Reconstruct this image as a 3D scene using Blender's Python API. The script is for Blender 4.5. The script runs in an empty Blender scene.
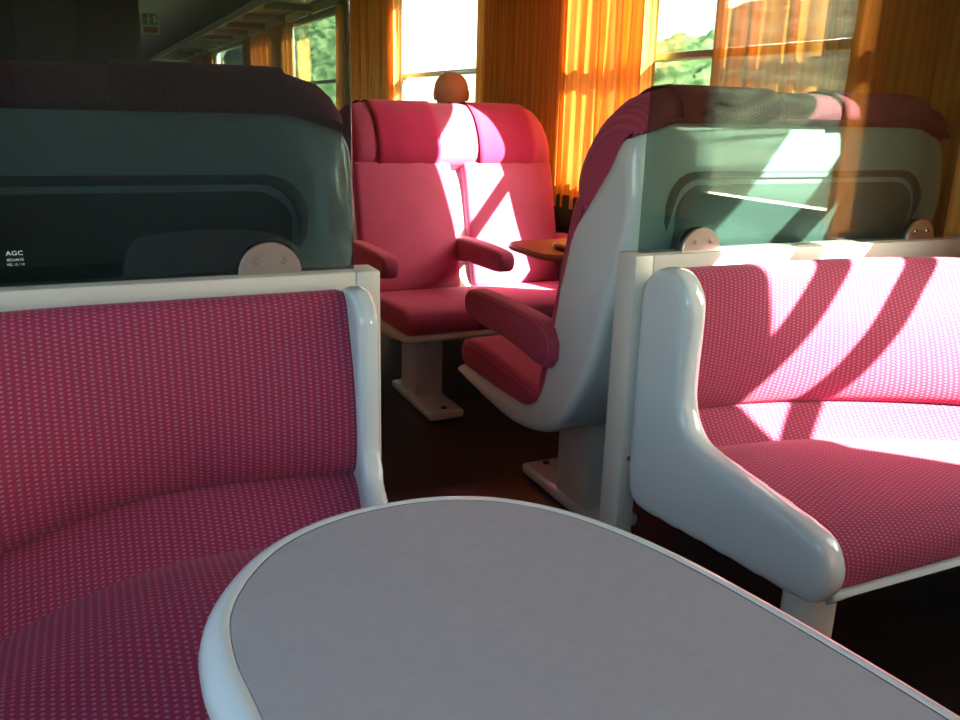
import bpy, bmesh, math, random
from mathutils import Vector, Matrix, noise
random.seed(7)
PI = math.pi
sc = bpy.context.scene
C = sc.collection

# ------------------------------------------------------------------ camera
H = 1.18
cd = bpy.data.cameras.new('camera'); cam = bpy.data.objects.new('camera', cd); C.objects.link(cam)
cd.sensor_fit = 'HORIZONTAL'; cd.sensor_width = 36.0; cd.lens = 850 / 960 * 36.0
cd.clip_start = .02; cd.clip_end = 2000
VPX, VPY, ROLL, F = 75.0, 100.0, .026, 850.0
vy = Vector((VPX - 480, VPY - 360, F)).normalized()          # world Y seen in camera pixels
vd = Vector((math.cos(ROLL), math.sin(ROLL), 0))
vu = vd.cross(vy).normalized()
if vu.y > 0: vu = -vu
vx = vy.cross(vu)
if vx.x < 0: vx = -vx
right = Vector((vx.x, vy.x, vu.x)); down = Vector((vx.y, vy.y, vu.y)); fwd = Vector((vx.z, vy.z, vu.z))
m = Matrix((right, -down, -fwd)).transposed().to_4x4(); m.translation = Vector((0, 0, H))
cam.matrix_world = m
sc.camera = cam

# ------------------------------------------------------------------ light
SUN_DIR = Vector((-.85, 1.0, -.95))       # the way the sunlight travels
SUN_STRENGTH = 34.0
SKY_STRENGTH = .50
sc.view_settings.view_transform = 'Standard'; sc.view_settings.look = 'None'
sc.view_settings.gamma = 1; sc.view_settings.use_curve_mapping = False
sc.view_settings.exposure = 1.6
sd = bpy.data.lights.new('sun', 'SUN'); sd.energy = SUN_STRENGTH; sd.angle = math.radians(.55); sd.color = (1, .94, .80)
so = bpy.data.objects.new('sun', sd); C.objects.link(so)
so.rotation_euler = SUN_DIR.to_track_quat('-Z', 'Y').to_euler(); so.location = (20, -25, 20)
w = bpy.data.worlds.new('world'); sc.world = w; w.use_nodes = True
nt = w.node_tree; nt.nodes.clear()
bg = nt.nodes.new('ShaderNodeBackground'); wo = nt.nodes.new('ShaderNodeOutputWorld')
sky = nt.nodes.new('ShaderNodeTexSky'); sky.sky_type = 'NISHITA'; sky.sun_disc = False
sky.sun_elevation = math.radians(31); sky.sun_rotation = math.atan2(.85, -1.0)
sky.altitude = 100; sky.air_density = 1.0; sky.dust_density = 2.5
bg.inputs[1].default_value = SKY_STRENGTH
sky_tint = nt.nodes.new('ShaderNodeMixRGB'); sky_tint.blend_type = 'MULTIPLY'; sky_tint.inputs[0].default_value = 1; sky_tint.inputs[2].default_value = (1, .98, .90, 1)   # takes some blue out of the sky light, as a white balance
nt.links.new(sky.outputs[0], sky_tint.inputs[1]); nt.links.new(sky_tint.outputs[0], bg.inputs[0]); nt.links.new(bg.outputs[0], wo.inputs[0])
sc.cycles.max_bounces = 12; sc.cycles.transparent_max_bounces = 24
sc.cycles.diffuse_bounces = 6; sc.cycles.glossy_bounces = 5; sc.cycles.transmission_bounces = 8
sc.cycles.sample_clamp_indirect = 8.0
sc.cycles.use_denoising = True; sc.cycles.caustics_reflective = False; sc.cycles.caustics_refractive = False

# ------------------------------------------------------------------ materials
def lin(c):
    return tuple(((v / 255) / 12.92 if v / 255 <= .04045 else ((v / 255 + .055) / 1.055) ** 2.4) for v in c) + (1,)

class NT:
    def __init__(s, name):
        s.m = bpy.data.materials.new(name); s.m.use_nodes = True; s.t = s.m.node_tree; s.t.nodes.clear()
        s.out = s.t.nodes.new('ShaderNodeOutputMaterial')
    def n(s, k, **kw):
        x = s.t.nodes.new('ShaderNode' + k)
        for a, b in kw.items(): setattr(x, a, b)
        return x
    def l(s, a, b): s.t.links.new(a, b)
    def math(s, op, a, b=None, c=None):
        x = s.n('Math', operation=op)
        for i, v in enumerate((a, b, c)):
            if v is None: continue
            if isinstance(v, (int, float)): x.inputs[i].default_value = v
            else: s.l(v, x.inputs[i])
        return x.outputs[0]
    def mix(s, f, a, b, bt='MIX'):
        x = s.n('MixRGB', blend_type=bt)
        for i, v in enumerate((f, a, b)):
            if isinstance(v, (int, float)): x.inputs[i].default_value = v
            elif isinstance(v, tuple): x.inputs[i].default_value = v
            else: s.l(v, x.inputs[i])
        return x.outputs[0]

def plain(name, col, rough=.5, metal=0, spec=.5, bump=0, bscale=60, var=0.0, coat=0, vscale=6.0):
    k = NT(name); p = k.n('BsdfPrincipled'); k.l(p.outputs[0], k.out.inputs[0])
    p.inputs['Base Color'].default_value = lin(col); p.inputs['Roughness'].default_value = rough
    p.inputs['Metallic'].default_value = metal; p.inputs['Specular IOR Level'].default_value = spec
    p.inputs['Coat Weight'].default_value = coat
    tc = k.n('TexCoord')
    if var:
        ns = k.n('TexNoise'); ns.inputs['Scale'].default_value = vscale; ns.inputs['Detail'].default_value = 5
        k.l(tc.outputs['Object'], ns.inputs['Vector'])
        d = tuple(max(0, c - int(var)) for c in col); e = tuple(min(255, c + int(var)) for c in col)
        k.l(k.mix(ns.outputs[0], lin(d), lin(e)), p.inputs['Base Color'])
    if bump:
        nb = k.n('TexNoise'); nb.inputs['Scale'].default_value = bscale; nb.inputs['Detail'].default_value = 3
        k.l(tc.outputs['Object'], nb.inputs['Vector'])
        b = k.n('Bump'); b.inputs['Strength'].default_value = bump; b.inputs['Distance'].default_value = .004
        k.l(nb.outputs[0], b.inputs['Height']); k.l(b.outputs[0], p.inputs['Normal'])
    return k.m

def woven(name, base_a, base_b, dot, cu=.0125, cv=.009, dotw=.30, doth=.26, amount=.8):
    """woven seat cloth: staggered pale dots between alternating red and plum threads (UVs are in metres)"""
    k = NT(name); p = k.n('BsdfPrincipled'); k.l(p.outputs[0], k.out.inputs[0])
    uv = k.n('UVMap'); sp = k.n('SeparateXYZ'); k.l(uv.outputs[0], sp.inputs[0])
    a = k.math('MULTIPLY', sp.outputs[0], 1 / cu); col = k.math('FLOOR', a)
    b0 = k.math('MULTIPLY', sp.outputs[1], 1 / cv)
    st = k.math('MULTIPLY', k.math('MODULO', k.math('ABSOLUTE', col), 2.0), .5)
    b = k.math('ADD', b0, st)
    du = k.math('DIVIDE', k.math('SUBTRACT', k.math('FRACT', a), .5), dotw)
    dv = k.math('DIVIDE', k.math('SUBTRACT', k.math('FRACT', b), .5), doth)
    dd = k.math('SQRT', k.math('ADD', k.math('MULTIPLY', du, du), k.math('MULTIPLY', dv, dv)))
    mr = k.n('MapRange', interpolation_type='SMOOTHSTEP'); mr.inputs[1].default_value = 1.15; mr.inputs[2].default_value = .6
    k.l(dd, mr.inputs[0])
    stripe = k.math('ADD', k.math('MULTIPLY', k.math('SINE', k.math('MULTIPLY', a, PI)), .5), .5)
    ns = k.n('TexNoise'); ns.inputs['Scale'].default_value = 9; ns.inputs['Detail'].default_value = 4
    k.l(uv.outputs[0], ns.inputs['Vector'])
    base = k.mix(stripe, lin(base_a), lin(base_b))
    base = k.mix(k.math('MULTIPLY', ns.outputs[0], .35), base, lin(tuple(int(c * .8) for c in base_a)))
    k.l(k.mix(k.math('MULTIPLY', mr.outputs[0], amount), base, lin(dot)), p.inputs['Base Color'])
    p.inputs['Roughness'].default_value = .8; p.inputs['Specular IOR Level'].default_value = .25
    p.inputs['Sheen Weight'].default_value = .25; p.inputs['Sheen Roughness'].default_value = .4
    p.inputs['Sheen Tint'].default_value = lin((255, 190, 215))
    nw = k.n('TexNoise'); nw.inputs['Scale'].default_value = 900
    k.l(uv.outputs[0], nw.inputs['Vector'])
    bm_ = k.n('Bump'); bm_.inputs['Strength'].default_value = .25; bm_.inputs['Distance'].default_value = .0015
    k.l(k.math('ADD', mr.outputs[0], nw.outputs[0]), bm_.inputs['Height']); k.l(bm_.outputs[0], p.inputs['Normal'])
    return k.m

def velour(name, col, var=14):
    k = NT(name); p = k.n('BsdfPrincipled'); k.l(p.outputs[0], k.out.inputs[0])
    tc = k.n('TexCoord'); ns = k.n('TexNoise'); ns.inputs['Scale'].default_value = 7; ns.inputs['Detail'].default_value = 6
    k.l(tc.outputs['Object'], ns.inputs['Vector'])
    k.l(k.mix(ns.outputs[0], lin(tuple(max(0, c - var) for c in col)), lin(tuple(min(255, c + var) for c in col))), p.inputs['Base Color'])
    p.inputs['Roughness'].default_value = .9; p.inputs['Specular IOR Level'].default_value = .2
    p.inputs['Sheen Weight'].default_value = .35; p.inputs['Sheen Tint'].default_value = lin((255, 180, 205))
    nb = k.n('TexNoise'); nb.inputs['Scale'].default_value = 160; k.l(tc.outputs['Object'], nb.inputs['Vector'])
    b = k.n('Bump'); b.inputs['Strength'].default_value = .2; b.inputs['Distance'].default_value = .002
    k.l(nb.outputs[0], b.inputs['Height']); k.l(b.outputs[0], p.inputs['Normal'])
    return k.m

def glass(name, tint, refl=1.0):
    k = NT(name); tr = k.n('BsdfTransparent'); tr.inputs[0].default_value = tint
    gl = k.n('BsdfGlossy'); gl.inputs['Roughness'].default_value = 0.0; gl.inputs[0].default_value = (1, 1, 1, 1)
    fr = k.n('Fresnel'); ge = k.n('NewGeometry')     # same reflectance on both faces of a thin pane
    k.l(k.math('ADD', k.math('MULTIPLY', ge.outputs['Backfacing'], 1 / 1.5 - 1.5), 1.5), fr.inputs[0])
    mx = k.n('MixShader'); k.l(k.math('MULTIPLY', fr.outputs[0], refl), mx.inputs[0])
    k.l(tr.outputs[0], mx.inputs[1]); k.l(gl.outputs[0], mx.inputs[2]); k.l(mx.outputs[0], k.out.inputs[0])
    return k.m

def curtain_mat():
    k = NT('curtain_cloth'); d = k.n('BsdfDiffuse'); t = k.n('BsdfTranslucent'); mx = k.n('MixShader'); mx.inputs[0].default_value = .28
    uv = k.n('UVMap'); sp = k.n('SeparateXYZ'); k.l(uv.outputs[0], sp.inputs[0])
    wv = k.n('TexNoise'); wv.inputs['Scale'].default_value = 1; wv.inputs['Detail'].default_value = 4
    cx = k.n('CombineXYZ'); k.l(k.math('MULTIPLY', sp.outputs[0], 60), cx.inputs[0]); k.l(k.math('MULTIPLY', sp.outputs[1], 7), cx.inputs[1])
    k.l(cx.outputs[0], wv.inputs['Vector'])
    st = k.math('ADD', k.math('MULTIPLY', k.math('SINE', k.math('MULTIPLY', sp.outputs[0], 2 * PI / .022)), .28), k.math('MULTIPLY', wv.outputs[0], .9))
    c = k.mix(st, lin((255, 196, 108)), lin((236, 156, 76)))
    k.l(c, d.inputs[0]); k.l(k.mix(st, lin((216, 136, 62)), lin((190, 104, 42))), t.inputs[0])
    k.l(d.outputs[0], mx.inputs[1]); k.l(t.outputs[0], mx.inputs[2]); k.l(mx.outputs[0], k.out.inputs[0])
    return k.m

M = {}
M['shell'] = plain('cream_shell', (198, 210, 213), .1, coat=.5, var=3)
M['panel'] = plain('grey_back_panel', (112, 120, 122), .4, var=4, bump=.1)
M['frame'] = plain('cream_painted_metal', (196, 196, 190), .38, var=4)
M['lounge'] = woven('lounge_cloth', (150, 42, 74), (138, 50, 84), (188, 120, 144), cu=.0112, cv=.0068, dotw=.27, doth=.26, amount=.6)
M['seatcloth'] = woven('seat_cloth', (172, 58, 86), (156, 62, 94), (190, 108, 128), cu=.009, cv=.007, amount=.6)
M['velour'] = velour('pink_velour', (168, 74, 108))
M['cover'] = velour('magenta_cover', (160, 38, 82), 8)
M['divider'] = plain('red_side_cloth', (190, 20, 34), .8)
M['steel'] = plain('brushed_steel', (190, 178, 172), .28, metal=1, bump=.05, bscale=200)
M['screw'] = plain('screw_metal', (210, 205, 200), .2, metal=1)
M['black'] = plain('black_rubber', (14, 14, 16), .6)
M['laminate'] = plain('grey_laminate', (166, 166, 170), .55, var=7, bump=.05, vscale=60)
M['edge'] = plain('white_table_edge', (222, 228, 224), .22, coat=.3)
M['wood'] = plain('orange_wood', (150, 82, 50), .35, var=14, vscale=20)
M['floor'] = plain('dark_floor', (48, 36, 38), .35, var=12, vscale=40, bump=.08)
M['wall'] = plain('beige_wall', (176, 172, 166), .6, var=4)
M['dark'] = plain('dark_grey_wall', (50, 52, 58), .6, var=4)
M['ceil'] = plain('ceiling_panel', (214, 212, 208), .6, var=3)
M['rack'] = plain('rack_metal', (150, 134, 118), .45, var=5)
M['cab'] = plain('dark_cabinet', (34, 30, 28), .5, var=5)
M['alu'] = plain('window_aluminium', (190, 186, 172), .35, metal=.6)
M['glassL'] = glass('partition_glass_left', (.44, .52, .52, 1), 1.0)
M['glassR'] = glass('partition_glass_right', (.60, .69, .66, 1), 1.0)
M['win'] = glass('window_glass', (.92, .97, .94, 1), 1.0)
M['curtain'] = curtain_mat()
M['skin'] = plain('skin', (240, 190, 166), .5, var=6)
M['shirt'] = plain('shirt_cloth', (60, 70, 90), .85)
M['white'] = plain('white_print', (235, 240, 245), .5)
M['green'] = plain('sign_green', (40, 140, 100), .5)
M['lit_gap_strip'] = plain('lit_gap_strip', (220, 190, 160), .6)  # pale warm colour stands in for sunlight in the rack gaps

def landscape(name, c1, c2, c3, scale):
    k = NT(name); p = k.n('BsdfPrincipled'); k.l(p.outputs[0], k.out.inputs[0])
    tc = k.n('TexCoord'); ns = k.n('TexNoise'); ns.inputs['Scale'].default_value = scale; ns.inputs['Detail'].default_value = 8
    k.l(tc.outputs['Object'], ns.inputs['Vector'])
    r = k.n('ValToRGB'); e = r.color_ramp.elements
    e[0].position = .38; e[0].color = lin(c1); e[1].position = .62; e[1].color = lin(c3)
    x = e.new(.5); x.color = lin(c2)
    k.l(ns.outputs[0], r.inputs[0]); k.l(r.outputs[0], p.inputs['Base Color']); p.inputs['Roughness'].default_value = .95
    p.inputs['Specular IOR Level'].default_value = .1
    return k.m
M['grass'] = landscape('meadow', (54, 64, 38), (70, 80, 48), (90, 94, 64), .06)
M['woods'] = landscape('woodland', (50, 66, 42), (76, 92, 58), (112, 118, 82), .35)

# ------------------------------------------------------------------ helpers
def link(name, bm, mat, parent=None, smooth=True, angle=40):
    bmesh.ops.recalc_face_normals(bm, faces=bm.faces)
    me = bpy.data.meshes.new(name); bm.to_mesh(me); bm.free()
    o = bpy.data.objects.new(name, me); C.objects.link(o)
    for mm in (mat if isinstance(mat, (list, tuple)) else [mat]): me.materials.append(mm)
    if smooth:
        me.polygons.foreach_set('use_smooth', [True] * len(me.polygons))
        me.set_sharp_from_angle(angle=math.radians(angle))
    if parent: o.parent = parent
    return o
def tag(o, label, cat, group=None):
    o['label'] = label; o['category'] = cat
    if group: o['group'] = group
    return o
def thing(name, label, cat, loc=(0, 0, 0), rz=0, group=None):
    o = bpy.data.objects.new(name, None); C.objects.link(o); o.location = loc; o.rotation_euler = (0, 0, rz)
    o.empty_display_size = .1
    return tag(o, label, cat, group)
def struct(o): o['kind'] = 'structure'; return o
def kids(o): return [x for x in bpy.data.objects if x.parent == o]
def dup(root, loc, rz, label):
    r = root.copy(); C.objects.link(r); r.location = loc; r.rotation_euler = (0, 0, rz); r['label'] = label
    for ch in kids(root):
        c = ch.copy(); C.objects.link(c); c.parent = r
        for g in kids(ch):
            d = g.copy(); C.objects.link(d); d.parent = c
    return r
def add_box(bm, x0, x1, y0, y1, z0, z1, r=0, seg=3):
    vs = [bm.verts.new((x, y, z)) for x in (x0, x1) for y in (y0, y1) for z in (z0, z1)]
    fs = [(0, 1, 3, 2), (4, 6, 7, 5), (0, 4, 5, 1), (2, 3, 7, 6), (0, 2, 6, 4), (1, 5, 7, 3)]
    faces = [bm.faces.new([vs[i] for i in f]) for f in fs]
    if r:
        es = list({e for f in faces for e in f.edges})
        bmesh.ops.bevel(bm, geom=es, offset=r, segments=seg, profile=.5, affect='EDGES')
def box(name, mat, parent, *a, r=0, seg=3):
    bm = bmesh.new(); add_box(bm, *a, r=r, seg=seg); return link(name, bm, mat, parent)
def loft(bm, rings, closed=True, cap=True):
    """skin a list of equal-length rings, UVs in metres (u along the sweep, v around the ring)"""
    uvl = bm.loops.layers.uv.verify()
    V = [[bm.verts.new(p) for p in r] for r in rings]
    n = len(rings[0]); mid = rings[len(rings) // 2]
    vv = [0]
    for i in range(n): vv.append(vv[-1] + (Vector(mid[(i + 1) % n]) - Vector(mid[i])).length)
    cen = [sum((Vector(p) for p in r), Vector()) / n for r in rings]
    uu = [0]
    for i in range(1, len(rings)): uu.append(uu[-1] + (cen[i] - cen[i - 1]).length)
    for i in range(len(rings) - 1):
        for j in range(n if closed else n - 1):
            k = (j + 1) % n
            f = bm.faces.new((V[i][j], V[i][k], V[i + 1][k], V[i + 1][j]))
            for lp, q in zip(f.loops, ((uu[i], vv[j]), (uu[i], vv[j + 1]), (uu[i + 1], vv[j + 1]), (uu[i + 1], vv[j]))): lp[uvl].uv = q
    if cap:
        for ring in (V[0], V[-1]):
            f = bm.faces.new(ring)
            for lp in f.loops: lp[uvl].uv = (lp.vert.co.y, lp.vert.co.z)
def smooth_poly(pts, n=4, closed=True):
    out = []; N = len(pts)
    rng = range(N) if closed else range(N - 1)
    for i in rng:
        g = lambda k: Vector(pts[k % N]) if closed else Vector(pts[max(0, min(N - 1, k))])
        p0, p1, p2, p3 = g(i - 1), g(i), g(i + 1), g(i + 2)
        for s in range(n):
            t = s / n
            out.append(tuple(.5 * ((2 * p1) + (-p0 + p2) * t + (2 * p0 - 5 * p1 + 4 * p2 - p3) * t * t + (-p0 + 3 * p1 - 3 * p2 + p3) * t ** 3)))
    if not closed: out.append(tuple(pts[-1]))
    return out
def inset(poly, d):
    """move a closed 2D outline inwards by d, less where the outline is thin"""
    n = len(poly); area = sum(poly[i][0] * poly[(i + 1) % n][1] - poly[(i + 1) % n][0] * poly[i][1] for i in range(n))
    s = 1 if area > 0 else -1; out = []
    for i in range(n):
        a, b = Vector(poly[i - 1]), Vector(poly[(i + 1) % n]); t = (b - a)
        if t.length < 1e-9: out.append(poly[i]); continue
        t.normalize(); nx, ny = -s * t.y, s * t.x; px, py = poly[i]; dd = d
        if d > 0:
            for k in range(n):                      # distance to the far side along the inward normal
                if k == i or (k + 1) % n == i: continue
                ax, ay = poly[k]; bx, by = poly[(k + 1) % n]; ex, ey = bx - ax, by - ay
                den = nx * ey - ny * ex
                if abs(den) < 1e-9: continue
                tt = ((ax - px) * ey - (ay - py) * ex) / den; uu = ((ax - px) * ny - (ay - py) * nx) / den
                if tt > 1e-4 and -1e-6 <= uu <= 1 + 1e-6: dd = min(dd, tt * .38)
        out.append((px + nx * dd, py + ny * dd))
    return out
def soften(o, voxel, iters):
    """voxel remesh plus smoothing, baked, for moulded shells with soft edges"""
    r = o.modifiers.new('r', 'REMESH'); r.mode = 'VOXEL'; r.voxel_size = voxel; r.use_smooth_shade = True
    q = o.modifiers.new('s', 'SMOOTH'); q.factor = .5; q.iterations = iters
    me = bpy.data.meshes.new_from_object(o.evaluated_get(bpy.context.evaluated_depsgraph_get()))
    o.modifiers.clear(); o.data = me; return o
def sweep_x(bm, prof, x0, x1, r=.03, mid=2, zsq=None):
    """sweep a (y,z) outline along x with rounded ends; zsq(x) may reshape z"""
    steps = [0, .07, .25, .55, 1.0]
    xs = [(x0 + r * s, r - math.sqrt(max(0, r * r - (r - r * s) ** 2))) for s in steps]
    xs += [(x0 + r + (x1 - x0 - 2 * r) * i / mid, 0) for i in range(1, mid)]
    xs += [(x1 - (x - x0), d) for x, d in reversed(xs[:5])]
    rings = []
    for x, d in xs:
        pr = inset(prof, d) if d else prof
        rings.append([(x, y, zsq(x, z) if zsq else z) for y, z in pr])
    loft(bm, rings)
def cyl(bm, p0, p1, r0, r1=None, n=20, cap=True):
    r1 = r0 if r1 is None else r1
    p0, p1 = Vector(p0), Vector(p1); d = (p1 - p0).normalized()
    a = d.orthogonal().normalized(); b = d.cross(a)
    loft(bm, [[tuple(p + (a * math.cos(2 * PI * i / n) + b * math.sin(2 * PI * i / n)) * r) for i in range(n)] for p, r in ((p0, r0), (p1, r1))], cap=cap)

# ------------------------------------------------------------------ setting
XL, XR, XC = -.68, 2.15, .735
Y0, Y1 = -4.0, 36.0
ZC, ZS, ZT = 2.42, .87, 2.0
struct(box('floor', M['floor'], None, XL - .1, XR + .1, Y0, Y1, -.1, 0))
struct(box('ceiling', M['ceil'], None, XL - .1, XR + .1, Y0, Y1, ZC, ZC + .08))
WIN_R = [(-3.6, -2.2), (-1.7, -.5), (.24, 1.02), (1.95, 3.65), (4.6, 6.15), (7.4, 9.8), (10.3, 11.7), (12.3, 15.2), (18.3, 22.3), (28, 33)]
WIN_L = [(-3.6, -2.0), (-.95, 1.15), (1.95, 3.65), (4.6, 6.15), (7.4, 9.8)]
def wall(name, x0, x1, wins):
    bm = bmesh.new()
    add_box(bm, x0, x1, Y0, Y1, 0, ZS); add_box(bm, x0, x1, Y0, Y1, ZT, ZC)
    ys = [Y0] + [v for a in wins for v in a] + [Y1]
    for a, b in zip(ys[::2], ys[1::2]): add_box(bm, x0, x1, a, b, ZS, ZT)
    return struct(link(name, bm, M['wall'], smooth=False))
wall('wall_right', XR, XR + .08, WIN_R); wall('wall_left', XL - .08, XL, WIN_L)
struct(box('wall_back', M['wall'], None, XL - .08, XR + .08, Y0 - .06, Y0, 0, ZC))
struct(box('wall_far', M['cab'], None, XL - .08, XR + .08, Y1, Y1 + .06, 0, ZC))
def window(idx, xa, y0, y1, side):
    """aluminium frame round the opening, a transom and two panes"""
    x0, x1 = (xa, xa + .05) if side > 0 else (xa - .05, xa)
    bm = bmesh.new(); t = .03
    add_box(bm, x0 - .012, x1 + .01, y0, y1, ZS, ZS + t, .004, 2); add_box(bm, x0, x1, y0, y1, ZT - t, ZT, .004, 2)
    add_box(bm, x0, x1, y0, y0 + t, ZS + t, ZT - t, .004, 2); add_box(bm, x0, x1, y1 - t, y1, ZS + t, ZT - t, .004, 2)
    o = struct(link('window_%d' % idx, bm, M['alu']))
    box('transom', M['alu'], o, x0 - .01, x1, y0 + t, y1 - t, 1.39, 1.42, r=.005, seg=2)
    xm = (x0 + x1) / 2
    box('pane', M['win'], o, xm - .003, xm + .003, y0 + t, y1 - t, ZS + t, 1.39)
    box('pane', M['win'], o, xm - .003, xm + .003, y0 + t, y1 - t, 1.42, ZT - t)
    return o
n = 1
for a, b in WIN_R:
    wd = window(n, XR + .015, a, b, 1); n += 1
    if (a, b) == (.24, 1.02):
        box('added_streak_bar', M['alu'], wd, XR - .03, XR + .02, a + .03, b - .03, 1.58, 1.65, r=.008, seg=2)  # added bar out of view, casts the wide dark streak on the bench
for a, b in WIN_L: window(n, XL - .015, a, b, -1); n += 1
struct(box('trim_1', M['dark'], None, XR - .05, XR, Y0, Y1, .62, .80, r=.01, seg=2))          # dark ledge under the windows
struct(box('trim_2', M['dark'], None, XL, XL + .05, Y0, Y1, .62, .80, r=.01, seg=2))

# curtains -----------------------------------------------------------
def curtain(y0, y1, label, x=XR - .045, z0=.80, z1=2.0, amp=.022, pitch=.085, lean=0.0, group='orange curtains along the window side', ph=0.0):
    bm = bmesh.new(); L = y1 - y0; n = max(8, int(L / pitch * 12)); rings = []
    for k in range(9):
        z = z1 + (z0 - z1) * k / 8; r = []
        for i in range(n + 1):
            t = i / n; s = t * L / pitch * 2 * PI + ph
            a = amp * (.75 + .35 * math.sin(t * 9 + ph)) * (.8 + .25 * k / 8)
            r.append((x + a * math.sin(s + .35 * math.sin(k * .5 + i * .02)) + .3 * a * math.sin(2.3 * s), y0 + t * L + lean * (k / 8) * (1 - t) + .012 * math.sin(s * .5 + k * .4), z))
        rings.append(r)
    uvl = bm.loops.layers.uv.verify(); V = [[bm.verts.new(p) for p in r] for r in rings]
    ln = [0]
    for i in range(n): ln.append(ln[-1] + (Vector(rings[0][i + 1]) - Vector(rings[0][i])).length)
    for i in range(8):
        for j in range(n):
            f = bm.faces.new((V[i][j], V[i][j + 1], V[i + 1][j + 1], V[i + 1][j]))
            for lp, q in zip(f.loops, ((j, i), (j + 1, i), (j + 1, i + 1), (j, i + 1))): lp[uvl].uv = (ln[q[0]], .15 * q[1])
    o = link('curtain', bm, M['curtain'], angle=180)
    return tag(o, label, 'curtain', group)
curtain(1.50, 2.62, 'orange curtain behind the right glass screen, right of the reflected window')
curtain(2.98, 4.66, 'wide orange curtain between the right chair and the window with the bald head', z0=.74, ph=1)
curtain(6.05, 7.68, 'orange curtain just left of the bright window with the bald head', ph=2)
curtain(9.30, 12.35, 'orange curtain seen through left glass screen, right of the narrow third window', ph=3)
curtain(15.15, 18.45, 'dim orange curtain far down the carriage, between the small far windows', ph=4, pitch=.15)
curtain(22.2, 28.1, 'furthest dim orange curtain before the last small window', ph=5, pitch=.2)
curtain(.95, 1.44, 'orange curtain at the right edge, beside the sunlit bench', lean=0, ph=.5)
curtain(-1.75, .30, 'orange curtain beside the camera on the right wall', ph=1.5)
curtain(-1.9, -.95, 'orange curtain on the left wall behind the camera', x=XL + .045, ph=.7)
curtain(1.6, 4.7, 'orange curtain drawn across the left wall window beyond the screen', x=XL + .045, ph=.9, pitch=.1)  # unseen, drawn shut to keep the left side dark
curtain(4.8, 5.95, 'orange curtain drawn across far left wall windows', x=XL + .045, ph=.2, pitch=.14)  # unseen too, closes off the far left windows for darkness

# luggage racks --------------------------------------------------------
def rack(side, label):
    x0, x1 = (XR - .5, XR) if side > 0 else (XL, XL + .5)
    t = thing('luggage_rack', label, 'rack', ((x0 + x1) / 2, 0, 2.05))
    dx = (x0 + x1) / 2
    bm = bmesh.new(); add_box(bm, x0 - dx, x1 - dx, Y0 + .02, Y1 - .02, .03, .05)
    link('tray', bm, M['rack'], t, smooth=False)
    e = x0 if side > 0 else x1
    box('front_rail', M['alu'], t, e - dx - .02, e - dx + .02, Y0 + .02, Y1 - .02, .01, .08, r=.012, seg=3)
    k = 0; y = Y0 + .3
    while y < 20:
        box('bracket', M['rack'], t, x0 - dx, x1 - dx, y, y + .05, -.03, .03, r=.006, seg=2)
        xp = (x1 - .10, x1 - .07) if side > 0 else (x0 + .07, x0 + .10)
        if side > 0: box('lit_gap_strip', M['lit_gap_strip'], t, xp[0] - dx, xp[1] - dx, y + .12, y + .98, -.055, .02, r=.005, seg=1)  # separate pale strips imitate the row of sunlit gaps
        y += 1.1
rack(1, 'long luggage rack above the right hand windows'); rack(-1, 'long luggage rack above the left hand windows')

# dark cabinet added on the left, stands in for the unlit interior ----------------------------------------
cab = thing('added_dark_cabinet', 'added dark cabinet standing in for the unlit interior beyond the left glass screen', 'cabinet', (-.12, 6.2, 0))
box('body', M['cab'], cab, -.555, .545, 0, .7, 0, 2.0, r=.01, seg=2)
for x in (-.53, -.17, .19):
    d = box('door', M['cab'], cab, x, x + .33, -.018, .0, .1, 1.95, r=.006, seg=2)
    box('handle', M['steel'], d, x + .28, x + .295, -.04, -.018, 1.0, 1.15, r=.004, seg=2)
sg = thing('exit_sign', 'small green and white pictogram sign high beside the dark cabinet', 'sign', (.48, 6.14, 1.66))
box('plate', M['white'], sg, -.05, .055, 0, .012, -.065, .065, r=.002, seg=1)
box('green_field', M['green'], sg, -.042, .047, -.003, 0, -.01, .057)
bm = bmesh.new()                                                    # running figure and arrow
add_box(bm, -.012, -.002, -.005, -.003, .028, .05); add_box(bm, -.03, .012, -.005, -.003, .022, .028)
add_box(bm, -.016, -.004, -.005, -.003, -.004, .024); add_box(bm, .02, .04, -.005, -.003, .004, .045)
link('pictogram', bm, M['white'], sg, smooth=False)
box('lower_strip', M['wood'], sg, -.042, .047, -.003, 0, -.058, -.02)

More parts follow.
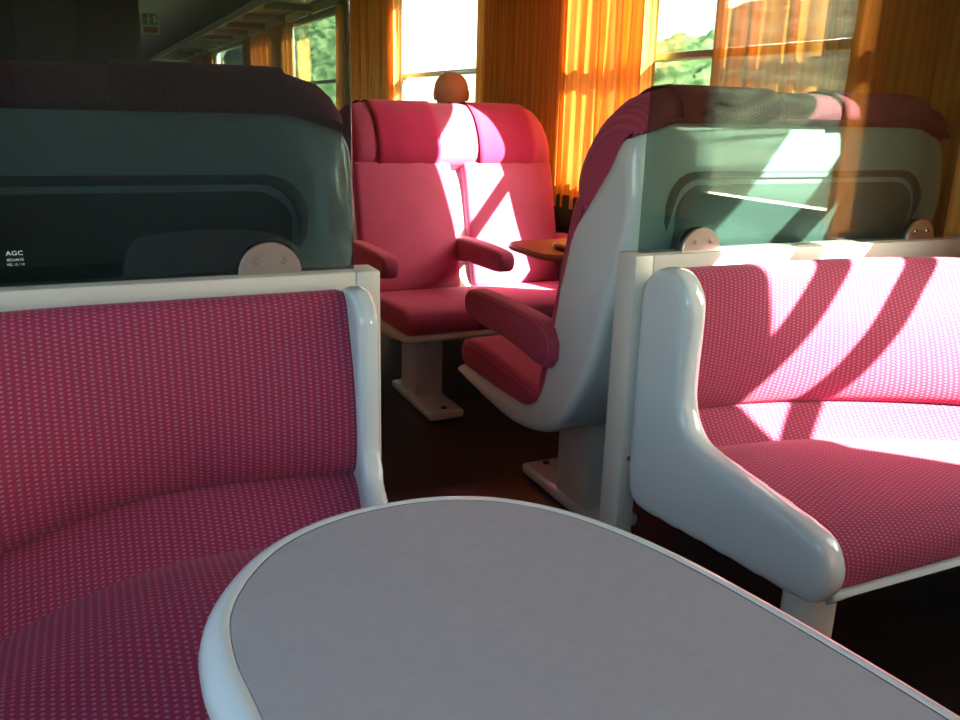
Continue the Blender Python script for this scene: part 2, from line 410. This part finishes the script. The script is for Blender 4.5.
# partition --------------------------------------------------------------
def partition(side, x0, x1, gx0, gx1, gm, brs, lab, glab):
    post = (x1 - .045, x1) if side < 0 else (x0, x0 + .045)
    t = thing('partition_frame', lab, 'partition', ((x0 + x1) / 2, 1.48, 0)); dx = (x0 + x1) / 2
    box('post', M['frame'], t, post[0] - dx, post[1] - dx, -.035, .035, 0, .90, r=.004, seg=2)
    a, b = (x0, x1 - .045) if side < 0 else (x0 + .045, x1)
    box('top_rail', M['frame'], t, a - dx, b - dx, -.035, .035, .845, .90, r=.004, seg=2)
    box('lower_panel', M['frame'], t, a - dx, b - dx, -.01, .01, .38, .845)
    xb = x1 - .10 if side < 0 else x0 + .05
    box('hinge_plate', M['black'], t, xb - dx, xb + .05 - dx, -.045, -.034, .80, .848, r=.003, seg=1)
    sx = x1 - .02 if side < 0 else x0 + .02
    bm = bmesh.new(); cyl(bm, (sx - dx, -.039, .45), (sx - dx, -.034, .45), .006, n=10); link('screw', bm, M['screw'], t)
    g = box('glass_screen', M[gm], None, gx0, gx1, 1.475, 1.485, .90, 1.95, r=.0015, seg=2)
    g.data.polygons.foreach_set('use_smooth', [False] * len(g.data.polygons))
    tag(g, glab, 'screen')
    bs = []
    for i, (bx, br, bl) in enumerate(brs):
        bt = thing('glass_bracket', bl, 'bracket', (bx, 1.48, .90), 0, 'half round steel glass brackets')
        for s, nm in ((-1, 'front_plate'), (1, 'back_plate')):
            bm = bmesh.new(); ya, yb = (s * .006, s * .014)
            N = 24; arc = [(br * math.cos(PI * k / N), br * math.sin(PI * k / N) * 1.02) for k in range(N + 1)]
            ins = .0015
            loft(bm, [[(x, ya, z) for x, z in arc], [(x, yb - s * ins, z) for x, z in arc], [(x * (1 - ins / br), yb, z * (1 - ins / br)) for x, z in arc]])
            pl = link(nm, bm, M['steel'], bt, angle=30)
            for q in (-.42, .42):
                bm = bmesh.new()
                cyl(bm, (q * br, yb, .42 * br), (q * br, yb + s * .003, .42 * br), .0062, .005, n=14)
                add_box(bm, q * br - .004, q * br + .004, min(yb + s * .003, yb + s * .0036), max(yb + s * .003, yb + s * .0036), .42 * br - .0008, .42 * br + .0008)
                link('screw', bm, M['screw'], pl)
    return g
gL = partition(-1, XL, .47, XL + .01, .43, 'glassL', [(.279, .054, 'half round steel bracket with two screws clamping the left glass'), (-.45, .054, 'half round steel bracket clamping the left glass near the left wall')],
    'cream low partition frame behind the left bench', 'dark looking glass screen on the left partition')
gR = partition(1, 1.02, XR, 1.05, 1.975, 'glassR', [(1.203, .050, 'half round steel bracket at the aisle end of the right glass'), (1.88, .048, 'half round steel bracket at the window end of the right glass')],
    'cream low partition frame behind the right bench', 'clear glass screen on the right partition reflecting a window')
def text(name, s, size, loc, mat, parent):
    cu = bpy.data.curves.new(name, 'FONT'); cu.body = s; cu.size = size; cu.align_x = 'CENTER'; cu.extrude = .0001; cu.resolution_u = 2
    tmp = bpy.data.objects.new('tmp', cu); C.objects.link(tmp); dg = bpy.context.evaluated_depsgraph_get()
    me = bpy.data.meshes.new_from_object(tmp.evaluated_get(dg)); bpy.data.objects.remove(tmp)
    o = bpy.data.objects.new(name, me); C.objects.link(o); me.materials.clear(); me.materials.append(mat)
    o.rotation_euler = (PI / 2, 0, 0); o.location = loc; o.parent = parent; return o
t1 = text('glass_marking', 'AGC', .0098, (-.107, 1.4745, .949), M['white'], gL)
t1.scale = (1.15, 1, 1)
text('glass_marking', 'SÉCURITÉ', .0054, (-.107, 1.4745, .940), M['white'], gL)
text('glass_marking', 'VEL 15 / 10', .0052, (-.107, 1.4745, .933), M['white'], gL)

# double seats -------------------------------------------------------------
SW = .96
def seat(name, label, loc, rz, cloth, cover, peds=(.215, .745)):
    """two-place seat; local +y is the way it faces, x across, origin on the floor at its rear corner"""
    t = thing(name, label, 'seat', loc, rz, 'two place carriage seats')
    side = smooth_poly([(.925, .375), (.90, .355), (.63, .322), (.45, .327), (.28, .385), (.15, .55), (.075, .73), (.02, .89), (.0, 1.0), (.006, 1.10), (.022, 1.176), (.07, 1.172), (.11, 1.10),
        (.19, .99), (.255, .89), (.31, .70), (.335, .57), (.375, .46), (.44, .405), (.54, .385), (.72, .385), (.90, .388)], 3)
    R = .13
    def zsq(x, z):
        e = min(x, SW - x)
        if e >= R or z < .92: return z
        drop = R - math.sqrt(max(0, R * R - (R - e) ** 2))
        return .92 + (z - .92) * (1.176 - .92 - drop * .65) / (1.176 - .92)
    bm = bmesh.new(); sweep_x(bm, side, 0, SW, .02, 12, zsq)
    # extra rings near the corners come from the sweep's rounded ends
    soften(link('shell', bm, M['shell'], t, angle=60), .0075, 14)
    # recessed-looking rear panel: follows the shell's rear curve
    bm = bmesh.new(); yo = lambda z: (lambda pts: next(a[0] + (b[0] - a[0]) * (z - a[1]) / (b[1] - a[1]) for a, b in zip(pts, pts[1:]) if a[1] <= z <= b[1] + 1e-6))([(.15, .5), (.15, .55), (.075, .73), (.02, .89), (.0, 1.0), (.008, 1.09), (.02, 1.2)])
    rr = .07; xa, xb, za, zb = .10, SW - .10, .52, 1.055
    loop = []
    for cx, cz, a0 in ((xb - rr, zb - rr, 0), (xa + rr, zb - rr, 90), (xa + rr, za + rr, 180), (xb - rr, za + rr, 270)):
        for k in range(6):
            a = math.radians(a0 + 18 * k); loop.append((cx + rr * math.cos(a), cz + rr * math.sin(a)))
    def ring(d, out):
        c = (.5 * (xa + xb), .5 * (za + zb)); r = []
        for x, z in loop:
            sx = 1 - d / (.5 * (xb - xa)); sz = 1 - d / (.5 * (zb - za))
            X, Z = c[0] + (x - c[0]) * sx, c[1] + (z - c[1]) * sz
            r.append((X, yo(Z) - out, Z))
        return r
    # rim, groove, then the panel face cut in horizontal bands so it can follow the curve
    loft(bm, [ring(-.012, -.004), ring(-.008, .008), ring(.004, .010), ring(.010, -.002), ring(.016, -.001), ring(.02, .006)], cap=False)
    last = ring(.02, .006); nb = 10
    zs = sorted({round(p[2], 5) for p in last})
    vl = []
    for z in zs:
        xs = [p[0] for p in last if abs(p[2] - z) < 1e-4]
        vl.append((bm.verts.new((min(xs), yo(z) - .006, z)), bm.verts.new((max(xs), yo(z) - .006, z))))
    # subdivide the tall middle span
    for (a, b), (c, d) in zip(vl, vl[1:]):
        dz = c.co.z - a.co.z; m_ = max(1, int(dz / .04)); pa, pb = a, b
        for q in range(1, m_ + 1):
            if q == m_: na, nb2 = c, d
            else:
                z = a.co.z + dz * q / m_
                na = bm.verts.new((a.co.x + (c.co.x - a.co.x) * q / m_, yo(z) - .006, z)); nb2 = bm.verts.new((b.co.x + (d.co.x - b.co.x) * q / m_, yo(z) - .006, z))
            bm.faces.new((pa, pb, nb2, na)); pa, pb = na, nb2
    link('back_panel', bm, M['panel'], t, angle=60)
    # seat cushion
    prof = smooth_poly([(.93, .42), (.925, .455), (.90, .475), (.80, .482), (.60, .468), (.42, .455), (.38, .44), (.38, .40), (.50, .378), (.80, .378), (.90, .385)], 3)
    bm = bmesh.new(); sweep_x(bm, prof, .012, SW - .012, .03, 4); link('seat_cushion', bm, cloth, t, angle=60)
    # two backrests, a gap with red side cloth between
    for xa_, xb_ in ((.012, .452), (.508, SW - .012)):
        prof = smooth_poly([(.255, .99), (.275, .96), (.305, .86), (.345, .70), (.385, .56), (.405, .47), (.39, .445), (.34, .45), (.30, .60), (.24, .80), (.19, .96), (.21, .99)], 3)
        bm = bmesh.new(); sweep_x(bm, prof, xa_, xb_, .025, 3); link('backrest', bm, cloth, t, angle=60)
    prof = [(.195, .97), (.235, .86), (.28, .68), (.32, .5), (.30, .5), (.22, .8), (.17, .97)]
    bm = bmesh.new(); sweep_x(bm, prof, .45, .51, .004, 2); link('divider', bm, M['divider'], t)
    # headrest roll
    hp = smooth_poly([(-.010, 1.180), (.0, 1.215), (.05, 1.236), (.12, 1.23), (.20, 1.18), (.255, 1.10), (.272, 1.03), (.25, .975), (.20, .95), (.11, .97), (.05, 1.02), (.020, 1.162)], 3)
    hz = zsq
    bm = bmesh.new(); sweep_x(bm, hp, .012, SW - .012, .045, 14, hz); link('headrest', bm, M['seatcloth'] if cloth is M['seatcloth'] else cloth, t, angle=60)
    for xa_, xb_ in ((.10, .38), (.56, .84)):
        bm = bmesh.new()
        hpo = inset(hp, -.005)
        op = [p for p in hpo if p[1] > .985 and (p[0] > .10 or p[1] > 1.16)]
        # ordered run along rear-top-front
        i0 = min(range(len(hpo)), key=lambda i: (hpo[i][0] + 0.015) ** 2 + (hpo[i][1] - 1.18) ** 2)
        run = [hpo[(i0 + k) % len(hpo)] for k in range(0, 22)]
        rings = []
        for i in range(13):
            x = xa_ + (xb_ - xa_) * i / 12; wob = .003 * math.sin(i * 1.1)
            rings.append([(x, y + wob * (.5 + .5 * math.sin(j * .9 + i * .6)), hz(x, z)) for j, (y, z) in enumerate(run)])
        loft(bm, rings, closed=False, cap=False)
        co = link('headrest_cover', bm, cover, t, angle=180)
        s = co.modifiers.new('thickness', 'SOLIDIFY'); s.thickness = .003; s.offset = 1
    # armrests: outer two and the middle one
    for xm in (.0, .48, SW):
        w2 = .033
        ap = smooth_poly([(.29, .655), (.50, .672), (.74, .668), (.79, .652), (.80, .625), (.785, .59), (.72, .578), (.50, .572), (.29, .555)], 3)
        bm = bmesh.new(); sweep_x(bm, ap, xm - w2, xm + w2, .016, 2); link('armrest', bm, cloth, t, angle=60)
    # pedestals
    for xm in peds:
        bm = bmesh.new()
        N = 20; pl = []
        add_box(bm, xm - .075, xm + .075, .36, .84, 0, .04, .014, 3)
        b_ = link('foot_plate', bm, M['shell'], t)
        bm = bmesh.new(); add_box(bm, xm - .065, xm + .055, .44, .62, .038, .345, .006, 2); link('pedestal', bm, M['frame'], t)
        for yy in (.80, .395):
            bm = bmesh.new(); cyl(bm, (xm, yy, .04), (xm, yy, .046), .013, .011, n=6); link('bolt', bm, M['black'], b_)
    return t
s_near = seat('double_seat', 'cream backed double seat in profile behind the right glass screen', (1.05, 1.52, 0), 0, M['seatcloth'], M['seatcloth'], (.285, .745))
s_far = seat('double_seat', 'pink double seat with magenta headrest covers facing the camera in sunlight', (1.005 + SW, 3.74, 0), PI, M['velour'], M['cover'])
s_far.scale = (1, .98, .975)
dup(s_far, (1.05, 3.80, 0), 0, 'double seat back to back with the sunlit one, holding the bald passenger')
dup(s_near, (-.51, 1.52, 0), 0, 'double seat whose grey back shows through the left glass screen')
dup(s_far, (-.51 + SW, 3.74, 0), PI, 'double seat facing the camera deeper behind the left glass screen')

# bay table ---------------------------------------------------------------
bt = thing('bay_table', 'orange brown wooden table between the facing double seats', 'table', (1.75, 2.62, 0))
def slab(pts, z0, z1, r=.006):
    bm = bmesh.new(); ins = inset(pts, r)
    loft(bm, [[(x, y, z0) for x, y in ins], [(x, y, z0 + r) for x, y in pts], [(x, y, z1 - r) for x, y in pts], [(x, y, z1) for x, y in ins]])
    return bm
def rrect(x0, x1, y0, y1, r, n=6):
    o = []
    for cx, cy, a0 in ((x1 - r, y1 - r, 0), (x0 + r, y1 - r, 90), (x0 + r, y0 + r, 180), (x1 - r, y0 + r, 270)):
        for k in range(n): a = math.radians(a0 + 90 * k / (n - 1)); o.append((cx + r * math.cos(a), cy + r * math.sin(a)))
    return o
link('table_top', slab(rrect(-.38, .34, -.17, .19, .10), .70, .722, .008), M['wood'], bt)
link('folding_leaf', slab(rrect(-.27, .34, -.17, .02, .05), .724, .742, .006), M['wood'], bt)
box('leg', M['frame'], bt, -.12, -.08, -.02, .02, 0, .70, r=.006, seg=2)

# lounge benches ------------------------------------------------------------
def bench(name, label, mirror, loc_y=0, rot=False):
    """corner bench against the partition: x runs from the aisle end towards the wall"""
    LX = 1.03
    t = thing(name, label, 'bench', (0, 0, 0), 0, 'curved lounge benches')
    ox, sx = (1.032, 1) if not mirror else (.417, -1)
    t.location = (ox, 1.45, 0)
    if rot: t.location = (ox + LX + .06 + .0, -1.42, 0); t.rotation_euler = (0, 0, PI)
    yt = lambda u: -.06 - .50 * max(0, u - .40) ** 2
    yb = lambda u: -.055 - .50 * max(0, u - .10) ** 2
    bw = .06
    if mirror and not rot:
        yb = lambda u: -.078 - .6 * max(0, .29 - u) ** 2 - 1.6 * max(0, min(u, .6) - .29) ** 2 - .35 * max(0, u - .6)
        bw = .11
    yf = lambda u: -.555 - .42 * max(0, u - .45) ** 2
    P = lambda u, y, z: (sx * u, y, z)
    def build(nm, prof, u0, u1, mat, N=22, r=.02, angle=60):
        bm = bmesh.new(); rings = []
        us = [(u0, r), (u0 + r * .12, r * .52), (u0 + r * .45, r * .17), (u0 + r, 0)] + [(u0 + r + (u1 - u0 - 2 * r) * i / N, 0) for i in range(1, N)]
        us += [(u0 + u1 - a, d) for a, d in reversed(us[:4])]
        for u, d in us:
            pr = prof(u)
            if d: pr = inset(pr, d)
            rings.append([P(u, y, z) for y, z in pr])
        loft(bm, rings); return link(nm, bm, mat, t, angle=angle)
    def back(u):
        a, b = yt(u), yb(u); q = lambda k, o: a + (b - a) * k + o
        return smooth_poly([(a + .035, .62), (a + .035, .84), (a + .02, .873), (a - .01, .883), (a - .035, .868), (q(.12, -.045), .82), (q(.45, -.05), .74), (q(.8, -.04), .65), (q(1, -.022), .59), (b - .004, .567), (b + .02, .562)] if a > b + .0 else
            [(a + .035, .62), (a + .035, .84), (a + .02, .873), (a - .01, .883), (a - .035, .868), (a - .045, .82), (a - .048, .74), (a - .04, .65), (b - .022, .59), (b - .004, .567), (b + .02, .562)], 3)
    F0 = .022 if not mirror else .026
    build('backrest', back, F0, LX, M['lounge'])
    build('lumbar_band', lambda u: smooth_poly([(yb(u) + .02, .56), (yb(u) - .012, .566), (yb(u) - bw * .5, .545), (yb(u) - bw - .002, .505), (yb(u) - bw - .015, .49), (yb(u) - .03, .47), (yb(u) + .02, .47)], 3), F0, LX, M['lounge'])
    build('seat_cushion', lambda u: smooth_poly([(yb(u) - bw + .01, .49), (yb(u) - bw - .015, .502), (yb(u) - bw - .07, .512), ((yb(u) - bw + yf(u)) / 2, .517), (yf(u) + .08, .512), (yf(u) + .035, .497), (yf(u) + .006, .468), (yf(u) + .003, .425), (yf(u) + .03, .412), ((yb(u) + yf(u)) / 2, .412), (yb(u) - .05, .43)], 3), F0, LX, M['lounge'])
    build('seat_shell', lambda u: [(yf(u) + .0, .412), (yf(u) - .004, .402), (yf(u) + .01, .385), (yf(u) + .2, .372), (-.05, .372), (-.03, .40), (-.03, .60), (-.045, .60), (-.06, .45), (-.08, .412)], .05, LX, M['shell'], r=.005)
    # end cheek, the thick rounded L
    L = smooth_poly([(-.01, .80), (-.015, .845), (-.04, .875), (-.085, .893), (-.13, .885), (-.165, .85), (-.175, .80), (-.172, .66), (-.19, .60), (-.235, .565), (-.40, .545), (-.52, .53), (-.565, .51), (-.585, .46), (-.57, .42), (-.53, .395), (-.30, .375), (-.10, .355), (-.04, .36), (-.015, .40), (-.01, .55)], 4)
    if mirror: L = [(max(y, -.165) if z > .62 else (y + .012 * min(1, max(0, (z - .5) / .12)) if y < -.15 else y), z) for y, z in L]
    bm = bmesh.new()
    loft(bm, [[P(a + (.15 * max(0, -y - .17) if mirror else 0), y, z) for y, z in L] for a in ((-.002, .036) if mirror else (-.003, .055))])
    soften(link('end_shell', bm, M['shell'], t, angle=60), .007, 22 if mirror else 45)
    for u, y in ((.06, -.50), (.9, -.45)):
        bm = bmesh.new(); cyl(bm, P(u, y, 0.02), P(u, y, .40), .045, n=24); lg = link('leg', bm, M['frame'], t)
        bm = bmesh.new(); cyl(bm, P(u, y, 0), P(u, y, .02), .07, .06, n=24); link('foot', bm, M['frame'], lg)
    return t
bench('lounge_bench', 'sunlit curved pink bench against the right partition', False)
bench('lounge_bench', 'shaded curved pink bench in front of the left glass screen', True)
bench('lounge_bench', 'curved bench behind the camera on the right side, seen only in reflection', True, rot=True).location = (1.07, -1.42, 0)

# lounge table --------------------------------------------------------------
out = smooth_poly([(.064, .585), (.058, .66), (.066, .735), (.10, .806), (.15, .862), (.22, .899), (.30, .911), (.375, .902), (.447, .866), (.510, .795), (.556, .69), (.586, .56), (.610, .40), (.630, .20), (.648, .0), (.655, -.15), (.62, -.30), (.52, -.39), (.38, -.42), (.24, -.38), (.15, -.27), (.115, -.10), (.098, .1), (.082, .35)], 4)
lt = thing('lounge_table', 'grey topped lounge table with a rounded white edge', 'table', (.36, .25, 0))
out = inset([(x - .36, y - .25) for x, y in out], -.007)
ZT_ = .72
rings = []
for d, z in ((.0290, ZT_ - .0005), (.024, ZT_ + .0012), (.017, ZT_ - .001), (.010, ZT_ - .006), (.004, ZT_ - .014), (.0, ZT_ - .028), (.002, ZT_ - .038), (.01, ZT_ - .046), (.03, ZT_ - .05)):
    rings.append([(x, y, z) for x, y in (inset(out, d) if d else out)])
bm = bmesh.new(); loft(bm, rings, cap=False); link('edge_band', bm, M['edge'], lt, angle=60)
ti = inset(out, .0295); bm = bmesh.new()
loft(bm, [[(x, y, ZT_ - .042) for x, y in ti], [(x, y, ZT_ - .0012) for x, y in ti], [(x, y, ZT_ - .0002) for x, y in inset(out, .031)]])
link('table_top', bm, M['laminate'], lt, angle=30)
bm = bmesh.new(); cyl(bm, (0, 0, .03), (0, 0, ZT_ - .042), .045, n=28); link('column', bm, M['frame'], lt)
bm = bmesh.new(); cyl(bm, (0, 0, 0), (0, 0, .03), .22, .2, n=36); link('base', bm, M['frame'], lt)

# bald passenger ----------------------------------------------------------------
def passenger(loc):
    t = thing('person', 'bald person seated with back to the camera, head above the pink seat', 'person', loc)
    me = bpy.data.meshes.new('body'); V = []; E = []; Rr = []
    def chain(pts, start=None):
        prev = start
        for x, y, z, r in pts:
            V.append((x, y, z)); Rr.append(r)
            if prev is not None: E.append((prev, len(V) - 1))
            prev = len(V) - 1
        return prev
    V.append((0, 0, .55)); Rr.append(.135)
    sp = chain([(0, -.02, .70, .125), (0, -.04, .88, .14)], 0)
    nk = chain([(0, -.03, 1.03, .055), (0, -.01, 1.10, .052), (0, 0.0, 1.16, .06)], sp)
    for s in (-1, 1):
        chain([(s * .10, .03, .53, .10), (s * .12, .42, .53, .075), (s * .13, .47, .48, .062), (s * .13, .45, .12, .042), (s * .13, .47, .07, .04), (s * .135, .62, .04, .03)], 0)
        a = chain([(s * .17, -.04, .98, .06), (s * .23, -.02, .78, .046), (s * .24, .02, .68, .042), (s * .17, .22, .655, .032), (s * .15, .26, .648, .027), (s * .14, .31, .645, .022)], sp)
        for k, (dx, ln) in enumerate(((-.026, .062), (-.009, .075), (.009, .07), (.026, .055))):
            chain([(s * (.14 + dx * .8), .335, .645, .009), (s * (.14 + dx), .335 + ln * .55, .640, .0085), (s * (.14 + dx), .335 + ln, .620, .008)], a)
        chain([(s * .105, .29, .64, .010), (s * .085, .32, .63, .009)], a)
    me.from_pydata(V, E, []); o = bpy.data.objects.new('body', me); C.objects.link(o)
    sk = o.modifiers.new('skin', 'SKIN'); sk.use_smooth_shade = True
    for i, r in enumerate(Rr): me.skin_vertices[0].data[i].radius = (r, r)
    me.skin_vertices[0].data[0].use_root = True
    sb = o.modifiers.new('sub', 'SUBSURF'); sb.levels = 1; sb.render_levels = 1
    dg = bpy.context.evaluated_depsgraph_get(); me2 = bpy.data.meshes.new_from_object(o.evaluated_get(dg)); bpy.data.objects.remove(o)
    bm = bmesh.new(); bm.from_mesh(me2)
    # head: one sculpted sphere growing out of the neck
    hb = bmesh.new(); bmesh.ops.create_uvsphere(hb, u_segments=32, v_segments=24, radius=1)
    for v in hb.verts:
        x, y, z = v.co
        X = x * .086 * (1 + .10 * max(0, z)); Y = y * .100; Z = z * (.096 if z > 0 else .125)
        if z < 0: X *= 1 - .28 * (-z) ** 1.5; Y *= 1 - .22 * (-z) if y < 0 else 1 - .10 * (-z)
        if y > 0: Y *= .95
        if y > .8 and -.35 < z < .1: Y += .020 * (1 - abs(x) * 4) if abs(x) < .25 else 0      # nose
        if y > .6 and abs(z + .45) < .07 and abs(x) < .3: Y -= .004                                  # mouth line
        if y > .7 and abs(z - .08) < .12 and .25 < abs(x) < .5: Y -= .007                            # eye sockets
        v.co = (X, Y, Z + 1.285)
    for s in (-1, 1):
        eb = bmesh.ops.create_uvsphere(hb, u_segments=12, v_segments=8, radius=1)['verts']
        for v in eb: v.co = (s * (.087 + v.co.x * .009 + .006 * max(0, -v.co.y)), v.co.y * .019 + .0, v.co.z * .032 + 1.268)
    tm = bpy.data.meshes.new('h'); hb.to_mesh(tm); hb.free(); bm.from_mesh(tm)
    b = link('body', bm, M['skin'], t, angle=180)
    # pullover: the torso and sleeves, a little larger than the body
    bm = bmesh.new(); bm.from_mesh(b.data)
    bmesh.ops.delete(bm, geom=[v for v in bm.verts if v.co.z > 1.05 or v.co.z < .5 or v.co.y > .235], context='VERTS')
    bm.normal_update()
    for v in bm.verts: v.co += v.normal * .012
    link('pullover', bm, M['shirt'], t, angle=180)
    bm = bmesh.new(); bm.from_mesh(b.data)
    bmesh.ops.delete(bm, geom=[v for v in bm.verts if v.co.z > .62 or v.co.z < .08 or (v.co.z > .60 and v.co.y > .2)], context='VERTS')
    bm.normal_update()
    for v in bm.verts: v.co += v.normal * .01
    link('trousers', bm, M['dark'], t, angle=180)
    return t
passenger((1.775, 4.26, -.012))

# outside ---------------------------------------------------------------------------
GZ = -1.3
bm = bmesh.new()
N = 40
g = [[bm.verts.new((XR + 1.5 + 320 * (i / N) ** 1.6, -350 + 800 * j / N, GZ + .8 * noise.noise(Vector((i * .7, j * .9, 3))))) for j in range(N + 1)] for i in range(N + 1)]
for i in range(N):
    for j in range(N): bm.faces.new((g[i][j], g[i + 1][j], g[i + 1][j + 1], g[i][j + 1]))
struct(link('ground', bm, M['grass']))
bm = bmesh.new(); add_box(bm, -330, XL - 1.5, -350, 450, GZ - .3, GZ)
struct(link('ground', bm, M['grass'], smooth=False))
def hill(cx, cy, lx, ly, h, label, seed):
    bm = bmesh.new(); A, B = 90, 70
    V = []
    for i in range(A + 1):
        row = []
        for j in range(B + 1):
            u, v = i / A * 2 - 1, j / B * 2 - 1
            e = max(0, 1 - u * u) ** 1.0 * max(0, 1 - v * v) ** 1.0
            p = Vector((cx + u * lx, cy + v * ly, 0))
            z = h * e * (.85 + .18 * noise.noise(p * .02 + Vector((seed, 0, 0))))
            if e > 0: z += min(1, e * 6) * (1.6 * noise.noise(p * .35 + Vector((0, seed, 0))) + 1.0 * abs(noise.noise(p * .8)))
            row.append(bm.verts.new((p.x, p.y, GZ - .4 + z)))
        V.append(row)
    for i in range(A):
        for j in range(B): bm.faces.new((V[i][j], V[i + 1][j], V[i + 1][j + 1], V[i][j + 1]))
    o = link('wooded_hill', bm, M['woods'], angle=180)
    tag(o, label, 'hill'); return o
hill(98, 128, 30, 44, 17, 'green wooded hill outside the window behind the right glass', 1)
hill(74, 330, 29, 90, 46, 'pale green hillside outside the narrow third window', 2)
hill(110, -120, 60, 110, 24, 'wooded hill beyond the window reflected in the right glass', 3)
